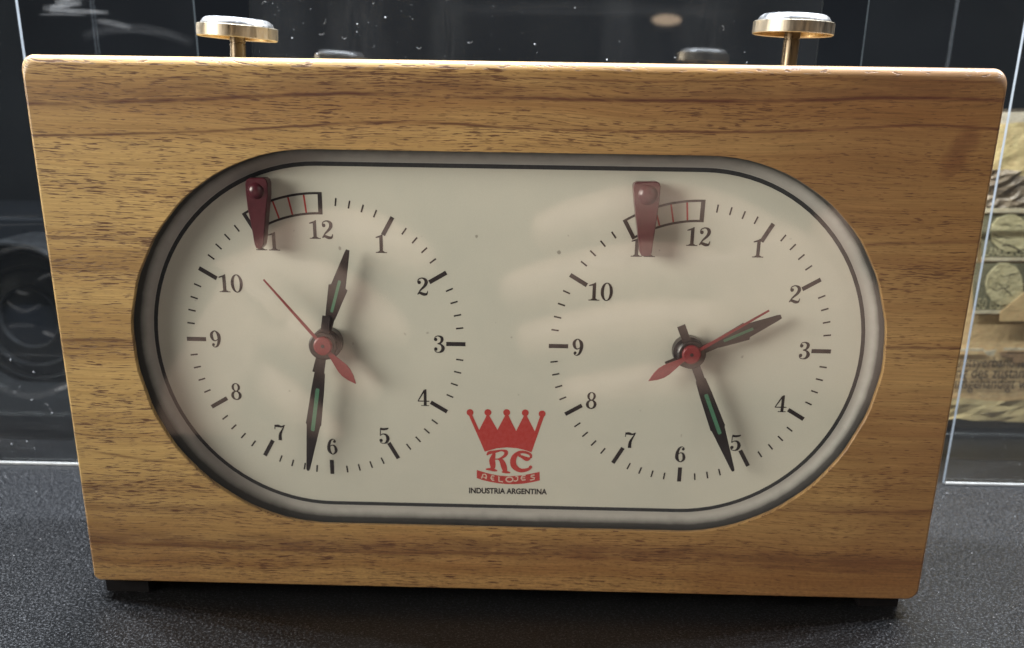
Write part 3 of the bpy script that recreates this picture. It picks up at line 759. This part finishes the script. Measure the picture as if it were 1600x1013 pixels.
crumple('cellophane_fold', 1382, 652, 1798, 628, paper_mat('soft_yellow_fold', (0.50, 0.38, 0.18), (0.62, 0.50, 0.27), 30, 0.6, 0.3), 0.0012, 0.0009, 22, 4, 9)

# ------------------------------------------------------------------ dark optical device on the left
M_gloss = plain('glossy_black_enamel', (0.006, 0.007, 0.009), 0.2, sc=60, spec=0.25)
M_lens = plain('dark_coated_lens', (0.004, 0.006, 0.010), 0.35, sc=30, spec=0.2)
YO = 0.27
c = at(38, 500, YO - 0.03)
dev = empty('optical_device', (c.x, YO, 0))
tag(dev, 'black optical device with a large glossy round lens, half hidden left of the clock', 'optical device')
def dobj(name, bm, mat): return obj(name, bm, mat, dev)
bm = bmesh.new()
q = at(0, 553, YO); tp = at(50, 335, YO)
box(bm, (-0.15, 0.0, 0.0006), (0.10, 0.08, tp.z)); bmesh.ops.bevel(bm, geom=bm.edges[:], offset=0.003, segments=3, affect='EDGES')
smooth(dobj('body', bm, M_gloss), 40)
R0 = 112 / F * ((c - CAM).length * 0.98)
ring = lathe([(R0 * .90, 0.0), (R0 * .90, -0.030), (R0 * .915, -0.0335), (R0 * .94, -0.0350), (R0 * .97, -0.0350), (R0 * .99, -0.0335), (R0, -0.031), (R0, 0.0)], 96, 'Y', o=(0, 0, c.z))
M_ringm = plain('worn_black_ring', (0.012, 0.013, 0.015), 0.30, sc=220, spec=0.5, var=0.6)
smooth(dobj('lens_ring', ring, M_ringm), 40)
lz = lathe([(0.0, -0.024)] + [(R0 * .90 * i / 10, -0.018 - 0.006 * math.cos(i / 10 * PI / 2)) for i in range(1, 11)], 64, 'Y', o=(0, 0, c.z))
smooth(dobj('lens_glass', lz, M_lens), 60)
for k_, (ra, yb) in enumerate(((.36, -0.0245), (.60, -0.0235), (.78, -0.0215))):
    smooth(dobj('inner_ring', lathe([(R0 * ra, yb + .004), (R0 * (ra + .01), yb - .0012), (R0 * (ra + .03), yb - .0014), (R0 * (ra + .045), yb + .004)], 64, 'Y', o=(0, 0, c.z)), M_ringm), 40)

# pale streaks on the acrylic; on the left sheet they paint in reflected glints
def smear_glint_material():
    t = NT('smear_and_painted_glint'); uv = t.N('ShaderNodeUVMap').outputs[0]; sp = t.N('ShaderNodeSeparateXYZ', {0: uv}); U, V, _ = sp.outputs
    across = t.math('MULTIPLY', t.math('MULTIPLY', V, t.math('SUBTRACT', 1.0, V)), 4.0)
    along = t.math('MULTIPLY', t.math('MULTIPLY', U, t.math('SUBTRACT', 1.0, U)), 4.0)
    st = t.noise(t.scale(uv, (3, 14, 1)), 1, 4, 0.7); fine = t.noise(t.co(), 1500, 2)
    at_ = t.N('ShaderNodeAttribute', attribute_name='streak_amount').outputs['Fac']
    f = t.math('MULTIPLY', t.math('MULTIPLY', t.math('POWER', across, 1.3), t.math('POWER', along, 0.7)), t.ramp(st, [(0.35, 0.1), (0.65, 1.0)]))
    f = t.math('MULTIPLY', t.math('MULTIPLY', f, t.ramp(fine, [(0.3, 0.5), (0.7, 1.0)])), at_, clamp=True)
    tr = t.N('ShaderNodeBsdfTransparent'); df = t.N('ShaderNodeBsdfDiffuse', {'Color': (0.66, 0.69, 0.72, 1)}); tl = t.N('ShaderNodeBsdfTranslucent', {'Color': (0.66, 0.69, 0.72, 1)})
    d2 = t.N('ShaderNodeMixShader', {0: 0.5, 1: df.outputs[0], 2: tl.outputs[0]})
    m = t.N('ShaderNodeMixShader', {0: f, 1: tr.outputs[0], 2: d2.outputs[0]}); t.l.new(m.outputs[0], t.out.inputs[0]); t.n.remove(t.b); return t.m
M_smear_glint = smear_glint_material()
def smear_glint(parent, path, w, Y, dens):
    """pale streak along a path, w pixels wide, lying on the front of the sheet at Y"""
    P = catmull([(u, v, 0) for u, v in path], 8) if len(path) > 2 else [(u, v, 0) for u, v in path]
    verts, faces, uvs = [], [], []; n = len(P)
    for i, (u, v, _) in enumerate(P):
        a = P[max(0, i - 1)]; b = P[min(n - 1, i + 1)]; dx, dy = b[0] - a[0], b[1] - a[1]; l = math.hypot(dx, dy)
        for sgn in (-1, 1):
            q = at(u + sgn * dy / l * w / 2, v - sgn * dx / l * w / 2, Y); verts.append((q.x, Y, q.z)); uvs.append((i / (n - 1), (sgn + 1) / 2))
    for i in range(n - 1): faces.append((2 * i, 2 * i + 1, 2 * i + 3, 2 * i + 2))
    me = mesh_from('smear_glint', verts, faces); ul = me.uv_layers.new(name='UVMap')
    for lp in me.loops: ul.data[lp.index].uv = uvs[lp.vertex_index]
    at_ = me.attributes.new('streak_amount', 'FLOAT', 'POINT')
    for d in at_.data: d.value = dens * 1.6
    return obj('smear_glint', me, M_smear_glint, parent)
ys4 = YB - 0.0004
smear_glint(s4, [(128, 58), (165, 47), (215, 45), (260, 53), (303, 68)], 20, ys4, 0.05)
smear_glint(s4, [(150, 33), (175, 36), (205, 44)], 12, ys4 - .0002, 0.16)
for (a, b, w_, d_) in (((60, 23), (135, 24), 5, .16), ((75, 17), (170, 20), 9, .28), ((78, 12), (128, 5), 11, .30), ((85, 4), (130, -4), 10, .3), ((66, 14), (110, 12), 14, .16)):
    smear_glint(s4, [a, ((a[0] + b[0]) / 2, (a[1] + b[1]) / 2 - 1), b], w_, ys4 - .0004 - .0001 * w_ / 10, d_)
ys1 = YS - 0.0003
smear_glint(s1, [(10, 470), (22, 480), (40, 486), (66, 476)], 9, ys1, 0.10)  # arcs and lines here paint in glints of the lens rings and body edges
smear_glint(s1, [(24, 454), (34, 458), (44, 460)], 7, ys1 - .0001, 0.14)
smear_glint(s1, [(12, 512), (30, 508), (56, 510)], 9, ys1 - .0002, 0.08)
smear_glint(s1, [(66, 519), (76, 522), (86, 526)], 9, ys1 - .0003, 0.22)
smear_glint(s1, [(58, 438), (70, 432), (80, 428)], 8, ys1 - .0004, 0.10)
smear_glint(s1, [(-80, 553), (20, 554), (115, 557)], 5, ys1 - .0005, 0.07)
smear_glint(s1, [(-80, 340), (0, 339), (80, 336)], 8, ys1 - .0006, 0.04)
smear_glint(s1, [(-80, 352), (0, 352), (80, 350)], 4, ys1 - .0007, 0.06)
smear_glint(s1, [(-10, 398), (30, 386), (60, 390), (82, 406)], 11, ys1 - .0008, 0.10)
smear_glint(s1, [(-10, 600), (25, 616), (65, 618), (110, 600)], 15, ys1 - .0009, 0.10)
smear_glint(s1, [(85, 610), (98, 606), (110, 600)], 9, ys1 - .0010, 0.5)  # painted hot spot low on the lens ring
smear_glint(s1, [(-60, 668), (30, 680), (150, 664)], 95, ys1 - .0012, 0.035)  # broad haze painted in as a pale ribbon
smear_glint(s1, [(-40, 700), (20, 690), (60, 700)], 40, ys1 - .0014, 0.05)
smear_glint(s3, [(440, -60), (445, 60), (450, 180)], 90, ys1, 0.012)
smear_glint(s3, [(560, -60), (555, 60), (570, 180)], 120, ys1 - .0002, 0.022)
smear_glint(s3, [(690, -60), (700, 60), (690, 180)], 70, ys1 - .0004, 0.022)
smear_glint(s3, [(960, -60), (965, 60), (950, 180)], 60, ys1 - .0002, 0.016)
smear_glint(s3, [(1130, -60), (1100, 60), (1120, 180)], 110, ys1 - .0004, 0.016)
smear_glint(s3, [(700, 16), (900, 14), (1150, 20)], 26, ys1 - .0006, 0.02)
# a warm ceiling lamp far behind the photographer, mirrored in the middle sheet
lp = at(1042, 31, 1.3); 
M_lamp = NT('warm_lamp'); M_lamp.set(Base_Color=(1.0, 0.8, 0.6), Emission_Color=(1.0, 0.72, 0.48), Emission_Strength=1.9)
lo = (lp.x, 2 * YS - 1.3, lp.z)
lamp = empty('ceiling_lamp', lo); tag(lamp, 'small warm room lamp, seen only mirrored in the dusty sheet between the plungers', 'lamp')
obj('lamp_diffuser', lathe([(0.0, 0.0), (0.019, 0.0), (0.020, -0.002), (0.0, -0.002)], 32, 'Y'), M_lamp.m, lamp).scale = (1, 1, 0.34)
obj('lamp_housing', lathe([(0.0, -0.004), (0.024, -0.004), (0.024, -0.03), (0.0, -0.03)], 32, 'Y'), M_black, lamp).scale = (1, 1, 0.46)

# ------------------------------------------------------------------ the photographer's hands and phone, seen only as a reflection in the dial window
M_skin = plain('skin', (0.50, 0.33, 0.24), 0.5, var=0.08, sc=120)
def refl(u, v, Y=0.26):
    p = at(u, v, Y); return Vector((p.x, -Y, p.z))
K = 0.53 / F
def skinned(name, chains, mat, parent):
    """chains of (point, radius) all rooted at chain 0's first point; grown into one continuous surface"""
    me = bpy.data.meshes.new(name); verts, edges, rad = [], [], []
    def addv(p, r): verts.append(p); rad.append(r); return len(verts) - 1
    base = [addv(*chains[0][0])]
    for p, r in chains[0][1:]:
        base.append(addv(p, r)); edges.append((base[-2], base[-1]))
    for ch in chains[1:]:
        prev = base[0]
        for p, r in ch:
            k = addv(p, r); edges.append((prev, k)); prev = k
    me.from_pydata(verts, edges, []); me.update()
    o = bpy.data.objects.new(name, me); link(o, parent); me.materials.append(mat)
    m = o.modifiers.new('skin', 'SKIN'); m.use_smooth_shade = True
    for i, r in enumerate(rad): me.skin_vertices[0].data[i].radius = (r, r); me.skin_vertices[0].data[i].use_root = (i == 0)
    o.modifiers.new('sub', 'SUBSURF').render_levels = 2; o.modifiers['sub'].levels = 1
    return o
person = empty('person', (0, -0.30, 0)); tag(person, "photographer's two bare hands holding up a phone, mirrored faintly in the dial window", 'person')
inv = Vector((0, 0.30, 0))
def hand(sgn, chains, palm):
    ch = [[(refl(u, v, 0.262) + inv, r * K) for u, v, r in palm]]
    for c_ in chains: ch.append([(refl(u, v, Yq) + inv, r * K) for u, v, r, Yq in c_])
    h = skinned('hand', ch, M_skin, person)
    return h
hand(1, [[(1120, 345, 50, .255), (1010, 325, 42, .25), (905, 345, 37, .25), (830, 372, 31, .25)],
         [(1100, 425, 52, .255), (990, 415, 46, .25), (875, 440, 41, .248), (778, 466, 34, .25)],
         [(1100, 505, 52, .255), (995, 505, 46, .25), (890, 522, 40, .248), (805, 540, 33, .25)],
         [(1120, 590, 46, .255), (1020, 600, 38, .25), (940, 612, 33, .25), (870, 620, 27, .25)],
         [(1290, 430, 55, .285), (1310, 370, 44, .29), (1300, 320, 36, .29)]],
     [(1230, 480, 125), (1360, 570, 105), (1480, 700, 90), (1640, 860, 95)])
hand(-1, [[(480, 365, 44, .255), (560, 365, 46, .25), (625, 392, 42, .25), (685, 430, 30, .25)],
          [(440, 400, 50, .255), (520, 450, 42, .25), (590, 500, 36, .25), (640, 540, 30, .25)],
          [(420, 490, 48, .255), (490, 545, 40, .25), (550, 595, 34, .25), (595, 630, 28, .25)],
          [(390, 580, 42, .255), (450, 630, 34, .25), (500, 670, 30, .25), (535, 700, 26, .25)],
          [(330, 640, 50, .285), (380, 680, 42, .29), (420, 700, 34, .29)]],
     [(350, 540, 92), (320, 660, 80), (290, 790, 78), (240, 960, 88)])
bm = bmesh.new(); box(bm, (-0.078, -0.009, -0.037), (0.078, 0, 0.037)); bmesh.ops.bevel(bm, geom=bm.edges[:], offset=0.003, segments=3, affect='EDGES')
ph = empty('phone', (0.03, -0.2755, 0.112)); tag(ph, 'black phone held up in front of the clock, seen only in reflection', 'phone')
obj('phone_body', bm, M_black, ph)
obj('camera_bump', lathe([(0.0, 0.0012), (0.0055, 0.0012), (0.006, 0.0), (0.006, -0.001)], 32, 'Y', o=(0.02, 0, 0.02)), M_gloss, ph)

# stray dust on the table top
verts, faces = [], []
for k in range(260):
    u = rnd.choice((rnd.uniform(0, 330), rnd.uniform(1380, 1600))); v = 740 + 270 * rnd.random(); p = onz(u, v); q = 0.00006 + 0.00010 * rnd.random() ** 3
    b = len(verts); a = rnd.uniform(0, 3.1); cx_, cy_ = math.cos(a) * q * rnd.uniform(1, 3), math.sin(a) * q
    verts += [(p.x - cx_, p.y - cy_, q * .3), (p.x + cy_ * .7, p.y - q * .6, q * .2), (p.x + cx_, p.y + cy_, q * .3), (p.x, p.y + q * .6, q * .2), (p.x, p.y, q * 1.3)]
    for i in range(4): faces.append((b + i, b + (i + 1) % 4, b + 4))
M_dust2 = plain('pale_dust', (0.55, 0.57, 0.6), 0.8)
tag(obj('dust_specks', mesh_from('dust_specks', verts, faces), M_dust2, tb), kind='stuff')
